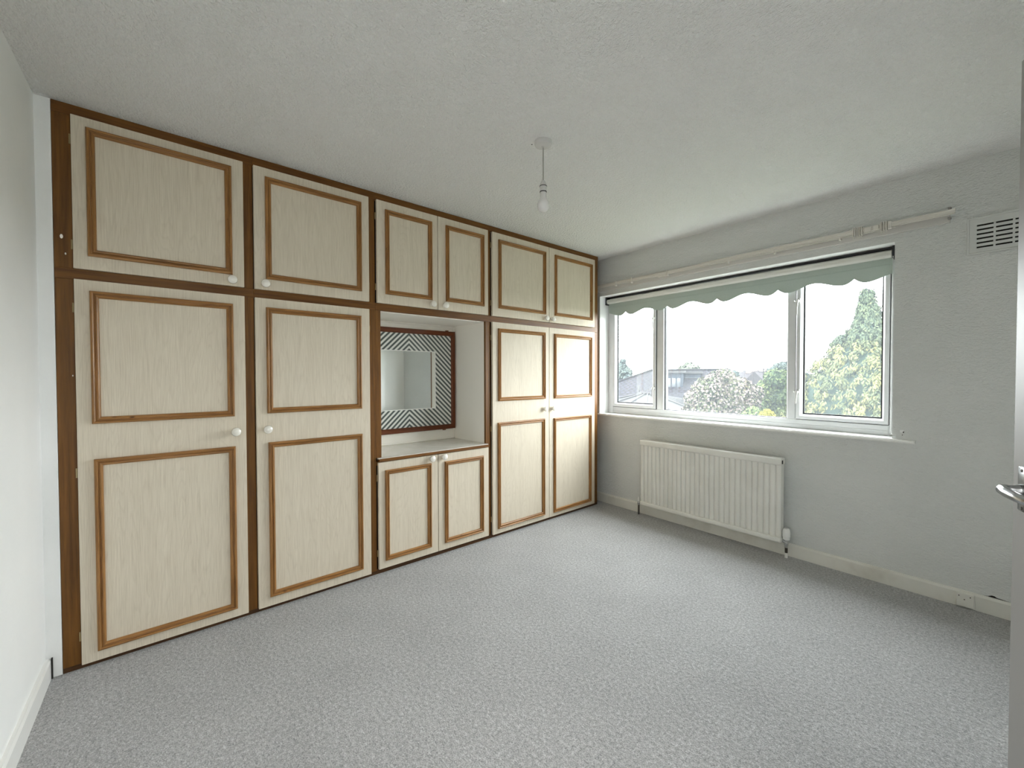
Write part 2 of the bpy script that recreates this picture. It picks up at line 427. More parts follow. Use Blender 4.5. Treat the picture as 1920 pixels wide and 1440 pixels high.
def sash(s0, s1, z0, z1, fw_, d0, hs, hang):
    b = nb()
    # mitred frame: profile revolved round the rectangle
    prof = [(0, .05), (0, .004), (.004, 0), (fw_ - .012, 0), (fw_ - .002, .012), (fw_, .03), (fw_, .05)]
    rings = []
    for t, h in prof:
        rings.append([b.verts.new((x, d0 + h, z)) for x, z in ((s0 + t, z0 + t), (s1 - t, z0 + t), (s1 - t, z1 - t), (s0 + t, z1 - t))])
    for A, B in zip(rings, rings[1:]):
        for i in range(4): b.faces.new((A[i], A[(i + 1) % 4], B[(i + 1) % 4], B[i]))
    A, B = rings[0], rings[-1]
    for i in range(4): b.faces.new((A[i], A[(i + 1) % 4], B[(i + 1) % 4], B[i]))
    sh = link('sash', b, m_upvc, W)
    bg = nb(); g = .009
    for q in ((s0 + fw_ - .002, s0 + fw_ + g, z0 + fw_, z1 - fw_), (s1 - fw_ - g, s1 - fw_ + .002, z0 + fw_, z1 - fw_), (s0 + fw_, s1 - fw_, z0 + fw_ - .002, z0 + fw_ + g), (s0 + fw_, s1 - fw_, z1 - fw_ - g, z1 - fw_ + .002)):
        box(bg, q[0], q[1], d0 + .030, d0 + .040, q[2], q[3])
    link('gasket', bg, m_gasket, sh)
    bx('pane', m_glass, sh, s0 + fw_ - .001, s1 - fw_ + .001, d0 + .034, d0 + .038, z0 + fw_ - .001, z1 - fw_ + .001)
    bx('shadow_gap', m_gasket, sh, s0 - .003, s1 + .003, d0 + .035, d0 + .049, z0 - .003, z1 + .003) if False else None
    for zt, zb in hang:
        h = nb()
        box(h, hs - .010, hs + .010, d0 - .007, d0 + .001, zt - .040, zt, .003)          # back plate
        lathe(h, [(.008, 0), (.008, .018), (.006, .020)], 10, Matrix.Translation((hs, d0 - .005, zt - .02)) @ Matrix.Rotation(math.radians(90), 4, 'X'))
        tube(h, [(hs, d0 - .022, zt - .012), (hs - .001, d0 - .026, zt - .035), (hs - .003, d0 - .030, zt - .07), (hs - .004, d0 - .030, zb)], [.008, .0075, .006, .0055], 8)
        link('casement_handle', h, m_casement, sh, smooth=True)
        n_ = nb(); box(n_, hs - .024, hs - .006, d0 - .014, d0 - .004, zt - .024, zt - .012, .002); link('cockspur', n_, m_chrome, sh)
    return sh
sash(.000, .495, .946, 1.984, .038, FD - .012, .496 - .010, [(1.797, 1.685), (1.160, 1.055)])
sash(1.640, 2.149, .946, 1.984, .034, FD - .012, 1.640 + .012, [(1.797, 1.682), (1.157, 1.054)])
# dark rebates round the sashes
for (a0, a1) in ((.000, .495), (1.640, 2.149)):
    for q in ((a0 - .003, a0, .943, 1.985), (a1, a1 + .003, .943, 1.985), (a0, a1, .942, .946)):
        member('rebate', q[0], q[1], q[2], q[3], FD - .001, FD + .02, bev=0, m=m_gasket)
# fixed light
b = nb()
for q in ((.572, .581, .943, 1.985), (1.571, 1.576, .943, 1.985), (.572, 1.576, .943, .947), (.572, 1.576, 1.981, 1.985)): box(b, q[0], q[1], FD + .012, FD + .034, q[2], q[3])
link('gasket', b, m_gasket, W)
bx('pane', m_glass, W, .573, 1.575, FD + .025, FD + .029, .944, 1.984)
# sill board
b = nb(); prism(b, [(S0, FD + .03), (S1, FD + .03), (S1, 0), (2.297, 0), (2.297, -.026), (2.293, -.030), (-.14, -.030), (-.14, 0), (S0, 0)], 'z', .858, .878)
es = [e for e in b.edges if all(v.co.y < -.02 for v in e.verts) and abs(e.verts[0].co.z - e.verts[1].co.z) < 1e-6]
bmesh.ops.bevel(b, geom=es, offset=.006, segments=3, affect='EDGES')
link('window_sill', b, m_gloss, W)

# ------------------------------------------------------------------ wardrobes
DF = .019     # door face stands proud of the frame
def moulding(par, y0, y1, z0, z1, w=.029, x=DF):
    b = nb(); L = b.loops.layers.uv.verify()
    prof = [(0, 0), (0, .010), (.003, .0155), (.0075, .017), (.0110, .0145), (.0125, .0085), (.0165, .0075), (.0180, .0115), (.0225, .0125), (.0265, .0095), (w, .005), (w, 0)]
    C = ((y0, z0, 1, 1), (y1, z0, -1, 1), (y1, z1, -1, -1), (y0, z1, 1, -1))
    R = [[b.verts.new((x + h - .0005, cy + sy * t, cz + sz * t)) for cy, cz, sy, sz in C] for t, h in prof]
    off = random.random() * 5
    for q in range(len(prof) - 1):
        for i in range(4):
            j = (i + 1) % 4; f = b.faces.new((R[q][i], R[q][j], R[q + 1][j], R[q + 1][i]))
            hor = i % 2 == 0
            for lp in f.loops:
                c = lp.vert.co
                lp[L].uv = ((c.y, c.z) if hor else (c.z, c.y)); lp[L].uv = (lp[L].uv[0] + off + i * 1.7, lp[L].uv[1])
    return link('panel_moulding', b, m_mould, par)
def knob(par, y, z, x=DF):
    b = nb()
    lathe(b, [(.0, -.0005), (.0115, -.0005), (.0115, .003), (.0075, .006), (.0070, .011), (.0110, .0145), (.0165, .0185), (.0180, .0235), (.0165, .0285), (.0110, .0325), (.0045, .0345), (0, .0348)], 20,
          Matrix.Translation((x, y, z)) @ Matrix.Rotation(math.radians(90), 4, 'Y') @ Matrix.Diagonal((1.22, 1.22, 1.06, 1)))
    return link('knob', b, m_china, par, smooth=True)
def door(par, y0, y1, z0, z1, mlds, kn, hinge):
    ga, gb = (.0015, .0022) if hinge < 0 else (.0022, .0015)
    d = bx('door', m_oak, par, .001, DF, y0 + ga, y1 - gb, z0, z1, .0012)
    for q in mlds: moulding(d, *q)
    knob(d, *kn)
    for z in ((z0 + .10), (z1 - .10)) if z1 - z0 < .9 else (z0 + .12, (z0 + z1) / 2, z1 - .12):
        yy = y0 if hinge < 0 else y1
        b = nb(); lathe(b, [(.0, -.02), (.0032, -.02), (.0032, .02), (0, .02)], 8, Matrix.Translation((.004, yy + hinge * .0022, z)))
        link('hinge', b, m_hinge, d)
    return d
UT, UB, LT = 2.354, 1.7135, 1.668
wg = 'fitted wardrobe run along the wall'
def unit(name, label, y0, y1, cat='wardrobe'):
    u = thing(name, label, cat, (0, 0, 0))
    bx('top_rail', m_teak_h, u, -.02, .003, y0, y1, UT, HZ - .0008, .001)
    bx('middle_rail', m_teak_h, u, -.02, .0015, y0, y1, LT, UB, .001)
    return u
def stile(u, y0, y1, low=(.021, LT), x=.0):
    bx('stile', m_teak_v, u, -.02, x, y0, y1, UB, UT, .0008)
    if low: bx('stile', m_teak_v, u, -.02, x, y0, y1, low[0], low[1], .0008)
def carcass(u, y0, y1, z0, z1):
    bx('carcass', m_gap, u, -.60, -.021, y0 + .002, y1 - .002, z0, z1)
# near unit
u1 = unit('wardrobe', 'widest single-door oak wardrobe, nearest the plain side wall, moulded brown trim', -3.651, -2.9255)
stile(u1, -3.651, -3.595); stile(u1, -2.968, -2.9255)
bx('plinth', m_plinth, u1, -.02, -.001, -3.651, -2.9255, 0, .021)
carcass(u1, -3.651, -2.9255, 0, HZ - .002)
door(u1, -3.595, -2.968, UB, UT, [(-3.549, -3.022, 1.7695, 2.3125)], (-3.026, 1.742), -1)
door(u1, -3.595, -2.968, .021, LT, [(-3.5465, -3.022, 1.0525, 1.622), (-3.543, -3.020, .065, .899)], (-3.019, .974), -1)
for (y, z, r, q) in ((-3.628, 1.842, .007, 7), (-3.617, 1.772, .004, 5), (-3.603, 1.26, .003, 5)):
    b = nb(); lathe(b, [(.0, -.0004), (r, -.0004), (r * .8, .0006), (0, .0007)], q, Matrix.Translation((0, y, z)) @ Matrix.Rotation(math.radians(90), 4, 'Y') @ Matrix.Diagonal((1.5, .8, 1, 1)))
    f_ = link('paint_chip', b, m_lining, u1); f_['label'] = 'pale chip in the dark stain'
# second unit
u2 = unit('wardrobe', 'single-door oak wardrobe between the widest wardrobe and the mirror niche', -2.9255, -2.258)
stile(u2, -2.301, -2.258)
bx('plinth', m_plinth, u2, -.02, -.001, -2.9255, -2.258, 0, .021)
carcass(u2, -2.9255, -2.258, 0, HZ - .002)
door(u2, -2.9255, -2.301, UB, UT, [(-2.8715, -2.351, 1.770, 2.307)], (-2.877, 1.743), 1)
door(u2, -2.9255, -2.301, .021, LT, [(-2.873, -2.356, 1.058, 1.6205), (-2.8695, -2.356, .071, .903)], (-2.874, .974), 1)
# dressing unit with the niche
u3 = unit('dressing_unit', 'oak dressing unit with open white niche over short double doors and four small doors', -2.258, -1.3325, 'cupboard')
YL, YR, YM = -2.222, -1.379, -1.810
CZ = .738
bx('stile', m_teak_v, u3, -.02, 0, -2.258, YL, CZ, LT, .0008)
bx('stile', m_teak_v, u3, -.02, 0, YR, -1.3325, CZ, LT, .0008)
bx('stile', m_teak_v, u3, -.02, 0, -1.3655, -1.3325, .032, CZ, .0008)
bx('stile', m_teak_v, u3, -.02, 0, -1.3655, -1.3325, UB, UT, .0008)
bx('lower_rail', m_teak_h, u3, -.02, -.0005, -2.258, -1.3655, .69, CZ - .024)
bx('plinth', m_plinth, u3, -.02, -.001, -2.258, -1.3325, 0, .032)
carcass(u3, -2.258, -1.3325, 1.69, HZ - .002)
carcass(u3, -2.258, -1.3325, 0, .714)
NB = -.425
bx('niche_back', m_lining, u3, NB - .015, NB, YL, YR, CZ, LT)
bx('niche_side', m_lining, u3, NB - .01, -.0205, YL - .015, YL, CZ, LT + .0)
bx('niche_side', m_lining, u3, NB - .01, -.0205, YR, YR + .015, CZ, LT)
bx('niche_top', m_lining, u3, NB - .01, -.0205, YL - .015, YR + .015, LT - .006, LT + .010)
for (z, ) in ((CZ, ), (LT - .018, )):
    bx('niche_bead', m_lining, u3, NB, NB + .012, YL, YR, z, z + .012, .004)
bx('niche_bead', m_lining, u3, NB, NB + .012, YR - .012, YR, CZ, LT - .006, .004)
bx('niche_bead', m_lining, u3, NB, NB + .012, YL, YL + .012, CZ, LT - .006, .004)
b = nb(); prism(b, [(NB - .01, YL), (NB - .01, YR), (0, YR), (0, -1.375), (.026, -1.375), (.026, -2.2525), (0, -2.2525), (0, YL)], 'z', .724, CZ)
link('counter', b, m_counter, u3)
bx('counter_edge', m_teak_h, u3, .0, .032, -2.2525, -1.3755, .715, .7335, .002)
door(u3, -2.2525, YM, UB, UT, [(-2.197, -1.858, 1.772, 2.303)], (-1.858, 1.744), -1)
door(u3, YM, -1.3655, UB, UT, [(-1.7465, -1.4085, 1.776, 2.306)], (-1.758, 1.746), 1)
door(u3, -2.2525, -1.815, .032, .7105, [(-2.209, -1.8735, .080, .657)], (-1.873, .689), -1)
door(u3, -1.815, -1.3655, .032, .7105, [(-1.7635, -1.421, .079, .654)], (-1.775, .690), 1)
# far unit
u4 = unit('wardrobe', 'double-door oak wardrobe in the corner beside the window', -1.3325, 0)
stile(u4, -.065, 0)
bx('plinth', m_plinth, u4, -.02, -.001, -1.3325, 0, 0, .025)
bx('carcass', m_gap, u4, -.60, -.021, -1.3305, -.022, 0, HZ - .002)
bx('end_panel', m_teak_v, u4, -.60, -.0205, -.0215, 0, 0, HZ - .0008)
ym = -.6965
door(u4, -1.327, ym, UB, UT, [(-1.2665, -.7445, 1.7755, 2.3045)], (-.745, 1.743), -1)
door(u4, ym, -.065, UB, UT, [(-.630, -.1115, 1.7755, 2.3025)], (-.664, 1.741), 1)
door(u4, -1.327, ym, .025, LT, [(-1.272, -.751, 1.058, 1.6215), (-1.2775, -.759, .0635, .891)], (-.762, .973), -1)
door(u4, ym, -.065, .025, LT, [(-.638, -.1195, 1.0575, 1.619), (-.645, -.1255, .058, .8845)], (-.660, .973), 1)

# ------------------------------------------------------------------ mirror in the niche
MX = NB + .013
mz0, mz1, my0, my1 = .8235, 1.616, YL + .013, YR - .012
myc = -1.807
mr = thing('mirror', 'chevron-bordered mirror in a reddish brown frame standing in the niche', 'mirror', (MX, myc, mz0))
def L_(y, z): return (y - myc, z - mz0)
y0, z0 = L_(my0, mz0); y1, z1 = L_(my1, mz1)
bx('backing_board', m_lining, mr, 0, .008, y0 + .005, y1 - .005, z0 + .005, z1 - .005)
b = nb(); Lr = b.loops.layers.uv.verify()
prof = [(0, 0), (0, .022), (.004, .026), (.030, .026), (.036, .020), (.038, .012)]
C = ((y0, z0, 1, 1), (y1, z0, -1, 1), (y1, z1, -1, -1), (y0, z1, 1, -1))
R = [[b.verts.new((h, cy + sy * t, cz + sz * t)) for cy, cz, sy, sz in C] for t, h in prof]
for q in range(len(prof) - 1):
    for i in range(4):
        j = (i + 1) % 4; f = b.faces.new((R[q][i], R[q][j], R[q + 1][j], R[q + 1][i]))
        for lp in f.loops:
            c = lp.vert.co; lp[Lr].uv = ((c.y, c.z) if i % 2 == 0 else (c.z + 3, c.y))
link('frame', b, m_mahog, mr)
gy0, gz0 = L_(-2.034, 1.001); gy1, gz1 = L_(-1.580, 1.444)
b = nb(); fy0, fz0, fy1, fz1 = y0 + .034, z0 + .034, y1 - .034, z1 - .034
for q in ((fy0, fy1, fz0, gz0), (fy0, fy1, gz1, fz1), (fy0, gy0, gz0, gz1), (gy1, fy1, gz0, gz1)): box(b, .008, .014, *q)
# object origin is at the chevron axis, so the print runs from it
link('border_panel', b, m_chev, mr)
b = nb(); bw = .028
v0 = [b.verts.new((.0146, y, z)) for y, z in ((gy0, gz0), (gy1, gz0), (gy1, gz1), (gy0, gz1))]
v1 = [b.verts.new((.0150, y, z)) for y, z in ((gy0 + bw, gz0 + bw), (gy1 - bw, gz0 + bw), (gy1 - bw, gz1 - bw), (gy0 + bw, gz1 - bw))]
for i in range(4): b.faces.new((v0[i], v0[(i + 1) % 4], v1[(i + 1) % 4], v1[i]))
b.faces.new(v1); link('glass', b, m_mir, mr)
b = nb()
e = .005
for q in ((gy0 - e, gy1 + e, gz0 - e, gz0), (gy0 - e, gy1 + e, gz1, gz1 + e), (gy0 - e, gy0, gz0, gz1), (gy1, gy1 + e, gz0, gz1)): box(b, .0135, .017, *q)
link('inner_edge', b, m_white, mr)
for yy, zz in ((-1.47, mz1 + .002), (-1.50, mz0 - .002)):
    b = nb(); c = L_(yy, zz); box(b, .012, .030, c[0] - .012, c[0] + .012, c[1] - .005, c[1] + .005, .002); link('clip', b, m_mahog, mr)

# ------------------------------------------------------------------ roller blind
rb = thing('roller_blind', 'sage green roller blind with scalloped edge pulled up over the window', 'blind', mw=WM)
BD = .106
ra, rz, rr = .098, 1.9935, .0225
b = nb(); lathe(b, [(0, .0), (rr, .0), (rr, 2.203), (0, 2.203)], 24, Matrix.Translation((-.041, ra, rz)) @ Matrix.Rotation(math.radians(90), 4, 'Y'))
link('roller', b, m_roll, rb, smooth=True)
bx('head_shade_strip', m_gasket, rb, -.06, 2.188, .104, .1295, 2.028, 2.0395)  # near-black strip standing in for the shade above the roller
for s_ in (-.060, 2.164):
    bx('bracket', m_gasket, rb, s_, s_ + .018, ra - .022, .1295, 1.962, 2.0395, .002)
def scallop(s):
    p = .4513; c0 = .1665
    t = ((s - c0 + p / 2) % p) - p / 2
    a = abs(t)
    va = .062
    if a < va: return 1.874 - .032 * (1 - ((va - a) / va) ** 1.9)
    q = (a - va) / (p / 2 - va)
    return 1.842 + .039 * (.5 - .5 * math.cos(math.pi * q))
b = nb(); n = 500
top, bot, top2, bot2 = [], [], [], []
for i in range(n + 1):
    s_ = -.036 + (2.161 + .036) * i / n
    wv = .0012 * math.sin(s_ * 9) + .0008 * math.sin(s_ * 23 + 1)
    z = scallop(s_)
    dz = BD + wv
    bot.append(b.verts.new((s_, dz, z))); top.append(b.verts.new((s_, BD - .002, 1.985)))
    bot2.append(b.verts.new((s_, dz + .0012, z))); top2.append(b.verts.new((s_, BD - .0008, 1.985)))
for i in range(n):
    b.faces.new((bot[i], bot[i + 1], top[i + 1], top[i])); b.faces.new((bot2[i + 1], bot2[i], top2[i], top2[i + 1])); b.faces.new((bot[i + 1], bot[i], bot2[i], bot2[i + 1]))
fb = link('fabric', b, m_fab, rb, recalc=False)
b = nb(); box(b, -.034, 2.160, BD - .004, BD - .001, 1.930, 1.936, .002); o_ = link('bar_pocket', b, m_fab, rb)
b = nb()
for dd, s_ in ((.058, 2.173), (.098, 2.176)):
    zz = 1.97
    while zz > .915:
        bmesh.ops.create_icosphere(b, subdivisions=1, radius=.0025, matrix=Matrix.Translation((s_, dd, zz))); zz -= .0062
for i in range(9):
    an = math.pi * i / 8
    bmesh.ops.create_icosphere(b, subdivisions=1, radius=.0025, matrix=Matrix.Translation((2.1745, .078 + .020 * math.cos(an), .915 - .02 * math.sin(an))))
ch = link('bead_chain', b, m_white, rb); ch['kind'] = 'stuff'

# ------------------------------------------------------------------ curtain rail
cr = thing('curtain_rail', 'long cream plastic curtain rail with gliders on a batten above the window', 'curtain rail', mw=WM)
bx('batten', m_batten, cr, -.13, 2.425, -.014, .0, 2.088, 2.158, .002)
b = nb(); prism(b, [(-.026, 2.118), (-.034, 2.118), (-.034, 2.121), (-.031, 2.123), (-.031, 2.139), (-.034, 2.141), (-.034, 2.145), (-.024, 2.145), (-.024, 2.141), (-.027, 2.139), (-.027, 2.123), (-.026, 2.121)], 'x', -.12, 2.20)
link('rail', b, m_rail, cr)
b = nb(); prism(b, [(-.040, 2.122), (-.048, 2.122), (-.048, 2.126), (-.045, 2.128), (-.045, 2.141), (-.048, 2.144), (-.048, 2.150), (-.038, 2.150), (-.038, 2.144), (-.041, 2.141), (-.041, 2.128), (-.040, 2.126)], 'x', 1.02, 2.448)
link('front_rail', b, m_rail, cr)
for s_ in (.156, .337, .707, 1.22, 1.55, 1.93):
    bx('bracket', m_rail, cr, s_ - .006, s_ + .006, -.039, -.013, 2.106, 2.153, .002)
bx('joint_block', m_rail, cr, .615, .700, -.036, -.013, 2.108, 2.146, .003)
for s_ in (2.004, 2.014, 2.024, 2.034, 2.044, 2.139, 2.151, 2.163):
    b = nb(); box(b, s_ - .0028, s_ + .0028, -.058, -.036, 2.108, 2.160, .001); box(b, s_ - .002, s_ + .002, -.052, -.049, 2.094, 2.110); link('glider', b, m_rail, cr)
bx('overlap_clip', m_rail, cr, 2.056, 2.088, -.053, -.047, 2.118, 2.148, .002)
bx('overlap_clip', m_rail, cr, 2.100, 2.128, -.053, -.047, 2.122, 2.150, .002)
bx('overlap_clip', m_rail, cr, 2.168, 2.184, -.056, -.036, 2.112, 2.156, .002)
for z in (2.158, 2.104): bx('end_bracket', m_hinge2, cr, 2.417, 2.430, -.030, -.012, z, z + .010, .001)

# ------------------------------------------------------------------ air vent
av = thing('air_vent', 'square painted air vent with rows of dark slots high beside the doorway end', 'vent', mw=WM)
a0, a1, b0, b1 = 2.494, 2.752, 1.896, 2.084
b = nb()
xs = [(2.526, 2.586), (2.594, 2.652), (2.660, 2.720)]; zr = [2.042 - .0228 * i for i in range(6)]; sh = .0092
box(b, a0, xs[0][0], -.012, -.0005, b0, b1); box(b, xs[2][1], a1, -.012, -.0005, b0, b1)
box(b, xs[0][0], xs[2][1], -.012, -.0005, zr[0] + sh / 2, b1); box(b, xs[0][0], xs[2][1], -.012, -.0005, b0, zr[5] - sh / 2)
for i in (0, 1): box(b, xs[i][1], xs[i + 1][0], -.012, -.0005, zr[5] - sh / 2, zr[0] + sh / 2)
for q in xs:
    for i in range(5): box(b, q[0], q[1], -.012, -.0005, zr[i + 1] + sh / 2, zr[i] - sh / 2)
link('grille', b, m_vent, av)
b = nb()
for q in ((a0 - .004, a1 + .004, b1 - .006, b1 + .004), (a0 - .004, a1 + .004, b0 - .004, b0 + .006), (a0 - .004, a0 + .006, b0, b1), (a1 - .006, a1 + .004, b0, b1)): box(b, q[0], q[1], -.015, -.0005, q[2], q[3], .002)
link('rim', b, m_vent, av)
bx('dark_backing', m_gap, av, xs[0][0] - .004, xs[2][1] + .004, -.0022, -.0003, zr[5] - .01, zr[0] + .01)

# ------------------------------------------------------------------ radiator
rd = thing('radiator', 'cream ribbed panel radiator fixed to the wall under the window', 'radiator', mw=WM)
r0, r1, rz0, rz1, rf = .486, 1.627, .120, .640, -.088
b = nb()
pts = []
s_ = r0; p = .0397
pts.append((r0, rf + .018)); pts.append((r0, rf + .004)); pts.append((r0 + .004, rf + .001))
g0 = 1.593 - p * 27
for i in range(28):
    g = g0 + p * i
    for o, d in ((-.0080, 0), (-.0045, .0020), (-.0018, .0085), (.0018, .0085), (.0045, .0020), (.0080, 0)): pts.append((g + o, rf + d))
pts += [(r1 - .004, rf + .001), (r1, rf + .004), (r1, rf + .018)]
A = [b.verts.new((x, y, rz0)) for x, y in pts]; B = [b.verts.new((x, y, rz1)) for x, y in pts]
for i in range(len(pts) - 1): b.faces.new((A[i], A[i + 1], B[i + 1], B[i]))
link('front_panel', b, m_rad, rd, smooth=True)
bx('back_panel', m_rad, rd, r0 + .003, r1 - .003, rf + .016, rf + .060, rz0 - .004, rz1 + .004, .004)
def cap(name, z0, z1, f0, t=.0, s0=r0 - .003, s1=r1 + .003):
    b = nb(); box(b, s0, s1, rf + f0, rf + .062, z0, z1, .009, 3); return link(name, b, m_rad, rd, smooth=True)
cap('top_grille', .636, .684, -.012)
cap('bottom_channel', .100, .136, -.010)
b = nb(); box(b, .93, .975, rf - .004, rf + .03, .679, .685, .002); link('air_vent_cover', b, m_rad, rd)
bx('end_plug', m_gap, rd, r1 + .001, r1 + .0045, rf + .002, rf + .02, .645, .670, .001)
for s_ in (.70, 1.40): bx('wall_bracket', m_rad, rd, s_, s_ + .03, rf + .055, -.0005, .20, .55)
V = Matrix.Translation
vd = rf + .030
b = nb(); lathe(b, [(0, .125), (.019, .125), (.0215, .128), (.0215, .142), (.0235, .145), (.0235, .152), (.0225, .156), (.0245, .168), (.0225, .188), (.017, .201), (0, .203)], 24, V((1.652, vd, 0)))
tv = link('valve_head', b, m_white, rd, smooth=True)
b = nb(); lathe(b, [(.0, .070), (.0105, .070), (.0105, .085), (.014, .087), (.014, .103), (.0115, .106), (.0115, .125), (0, .125)], 16, V((1.652, vd, 0))); tube(b, [(1.652, vd, .108), (1.615, vd, .112)], .0095, 12)
link('valve_body', b, m_chrome, rd, smooth=True)
b = nb(); tube(b, [(1.652, vd, .073), (1.652, vd, .030)], .0085, 12); link('pipe', b, m_pipe, rd, smooth=True)
b = nb(); tube(b, [(1.652, vd, .034), (1.652, vd, -.002)], .0095, 12); link('pipe_sleeve', b, m_white, rd, smooth=True)
b = nb(); lathe(b, [(0, .118), (.010, .118), (.011, .122), (.0095, .152), (.006, .157), (0, .157)], 14, V((.446, vd, 0))); link('lockshield_cap', b, m_white, rd, smooth=True)
b = nb(); lathe(b, [(.0, .085), (.0095, .085), (.0125, .092), (.0125, .108), (.009, .112), (.009, .119), (0, .119)], 14, V((.446, vd, 0))); tube(b, [(.446, vd, .103), (.495, vd, .112)], .0085, 10); link('valve_body', b, m_chrome, rd, smooth=True)
b = nb(); tube(b, [(.446, vd, .09), (.446, vd, -.002)], .0085, 12); link('pipe', b, m_pipe, rd, smooth=True)

# ------------------------------------------------------------------ small box on the skirting
sk = thing('junction_box', 'small grubby cream cable box screwed to the skirting under the vent', 'socket', mw=WM)
bx('box_body', m_skirt, sk, 2.476, 2.545, -.038, -.0165, .010, .082, .003)
for s_, z in ((2.487, .066), (2.530, .068), (2.508, .050)):
    b = nb(); lathe(b, [(0, -.0005), (.0032, -.0005), (.0028, .001), (0, .0012)], 8, V((s_, -.038, z)) @ Matrix.Rotation(math.radians(90), 4, 'X')); link('screw', b, m_pipe, sk)

# ------------------------------------------------------------------ pendant light
PX, PY = 1.112, -1.8936
pn = thing('pendant_light', 'white ceiling pendant with bare unlit bulb on a thin flex', 'ceiling light', (PX, PY, 0))
b = nb(); lathe(b, [(0, HZ), (.0425, HZ), (.0425, HZ - .014), (.040, HZ - .021), (.030, HZ - .024), (.009, HZ - .026), (.006, HZ - .030), (0, HZ - .030)], 32); link('ceiling_rose', b, m_pend, pn, smooth=True)
b = nb(); tube(b, [(0, 0, HZ - .028), (-.001, .0005, 2.30), (.0005, 0, 2.25), (0, 0, 2.200)], .0034, 10); link('flex', b, m_flex, pn, smooth=True)
b = nb(); lathe(b, [(0, 2.211), (.006, 2.211), (.011, 2.204), (.0155, 2.192), (.0165, 2.184), (.0165, 2.1565), (.015, 2.155), (0, 2.155)], 24); link('lampholder', b, m_pend, pn, smooth=True)
b = nb(); lathe(b, [(.0155, 2.1845), (.0182, 2.1845), (.0182, 2.1815), (.0155, 2.1815)], 24); link('ring', b, m_black, pn); b = nb(); lathe(b, [(.010, 2.1575), (.0172, 2.1575), (.0172, 2.1535), (.010, 2.1535)], 24); link('ring', b, m_black, pn)
b = nb(); lathe(b, [(0, 2.155), (.0145, 2.155), (.0160, 2.1265), (.0185, 2.120), (.0245, 2.110), (.0285, 2.097), (.0293, 2.086), (.0268, 2.073), (.0200, 2.063), (.011, 2.058), (0, 2.0562)], 28); link('bulb', b, m_bulb, pn, smooth=True)

# ------------------------------------------------------------------ open door at the right
EDGE = Vector((2.643, -1.878, 0)); DA = math.radians(19.0); DW = .762
DM = Matrix.Translation(EDGE) @ Matrix.Rotation(DA, 4, 'Z')      # local -y runs to the hinge, local -x is the seen face
D = root('door_1', DM)
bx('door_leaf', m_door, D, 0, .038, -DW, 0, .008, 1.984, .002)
hz = .998; bs = .058
b = nb(); box(b, -.007, 0, -bs - .021, -bs + .021, hz - .052, hz + .050, .004, 2); link('handle_plate', b, m_handle, D, smooth=True)
b = nb(); lathe(b, [(.0, 0), (.0125, 0), (.0125, .006), (.0095, .012), (.0085, .034), (0, .034)], 16, V((-.006, -bs, hz - .002)) @ Matrix.Rotation(math.radians(-90), 4, 'Y'))
tube(b, [(-.026, -bs + .006, hz - .002), (-.035, -bs + .004, hz - .004), (-.038, -bs - .004, hz - .004), (-.039, -bs - .030, hz - .006), (-.038, -bs - .065, hz - .007), (-.036, -bs - .105, hz - .007), (-.030, -bs - .118, hz - .007)], [.009, .0112, .0118, .0112, .0105, .0095, .0075], 14)
link('lever', b, m_handle, D, smooth=True)
for zz in (hz + .042, hz - .044):
    b = nb(); lathe(b, [(0, 0), (.004, 0), (.0035, .0012), (0, .0015)], 8, V((-.007, -bs, zz)) @ Matrix.Rotation(math.radians(-90), 4, 'Y')); link('screw', b, m_pipe, D)
# ------------------------------------------------------------------ outside
GZ = -2.75
def at(px, py, depth):
    """point of the world seen at a pixel of the photograph, at a depth along the view axis"""
    return CAM + (fw + cam_r * ((px - 960) / FPX) - cam_u * ((py - 720) / FPX)) * depth
b = nb(); prism(b, [(-160, 1.2), (160, 1.2), (160, 320), (-160, 320)], 'z', GZ - .3, GZ)
struct(link('ground', b, m_lawn))

def cards(name, items, m, parent, nside=4):
    """items: (pos, normal, along, length, width, tone): one folded leaf each"""
    vs, fs, tn = [], [], []
    for pos, nrm, al, ln, wd, tone in items:
        al = (al - nrm * al.dot(nrm))
        if al.length < 1e-4: al = nrm.orthogonal()
        al.normalize(); sd = nrm.cross(al)
        i = len(vs)
        vs += [pos - al * ln * .5, pos + sd * wd * .5 + nrm * wd * .12, pos + al * ln * .5, pos - sd * wd * .5 + nrm * wd * .12]
        fs += [(i, i + 1, i + 2), (i, i + 2, i + 3)]; tn += [tone] * 4
    me = bpy.data.meshes.new(name); me.from_pydata(vs, [], fs); me.update()
    at_ = me.attributes.new('tone', 'FLOAT', 'POINT'); at_.data.foreach_set('value', tn)
    me.materials.append(m)
    o = bpy.data.objects.new(name, me); COL.objects.link(o); o.parent = parent; o['kind'] = 'stuff'
    return o
def rv(): 
    while True:
        v = Vector((random.uniform(-1, 1), random.uniform(-1, 1), random.uniform(-1, 1)))
        if .05 < v.length < 1: return v.normalized()
def blob(lobes, n, ln, jitter=.25):
    out = []; tot = sum(r * r for _, r in lobes)
    for c, r in lobes:
        tone0 = random.uniform(-.18, .18)
        for _ in range(int(n * r * r / tot)):
            d = rv(); d.z = d.z * .9 + .1
            rr = r * random.uniform(.78, 1.05)
            p = c + d * rr; nn = (d + rv() * .8).normalized()
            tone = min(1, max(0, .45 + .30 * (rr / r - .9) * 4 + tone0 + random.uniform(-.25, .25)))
            l = ln * random.uniform(.7, 1.3)
            out.append((p, nn, rv() + Vector((0, 0, -.5)), l, l * .55, tone))
    return out
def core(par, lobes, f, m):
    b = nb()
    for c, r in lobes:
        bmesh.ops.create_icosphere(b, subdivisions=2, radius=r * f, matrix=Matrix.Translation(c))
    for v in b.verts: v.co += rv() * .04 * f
    return link('inner_foliage', b, m, par)
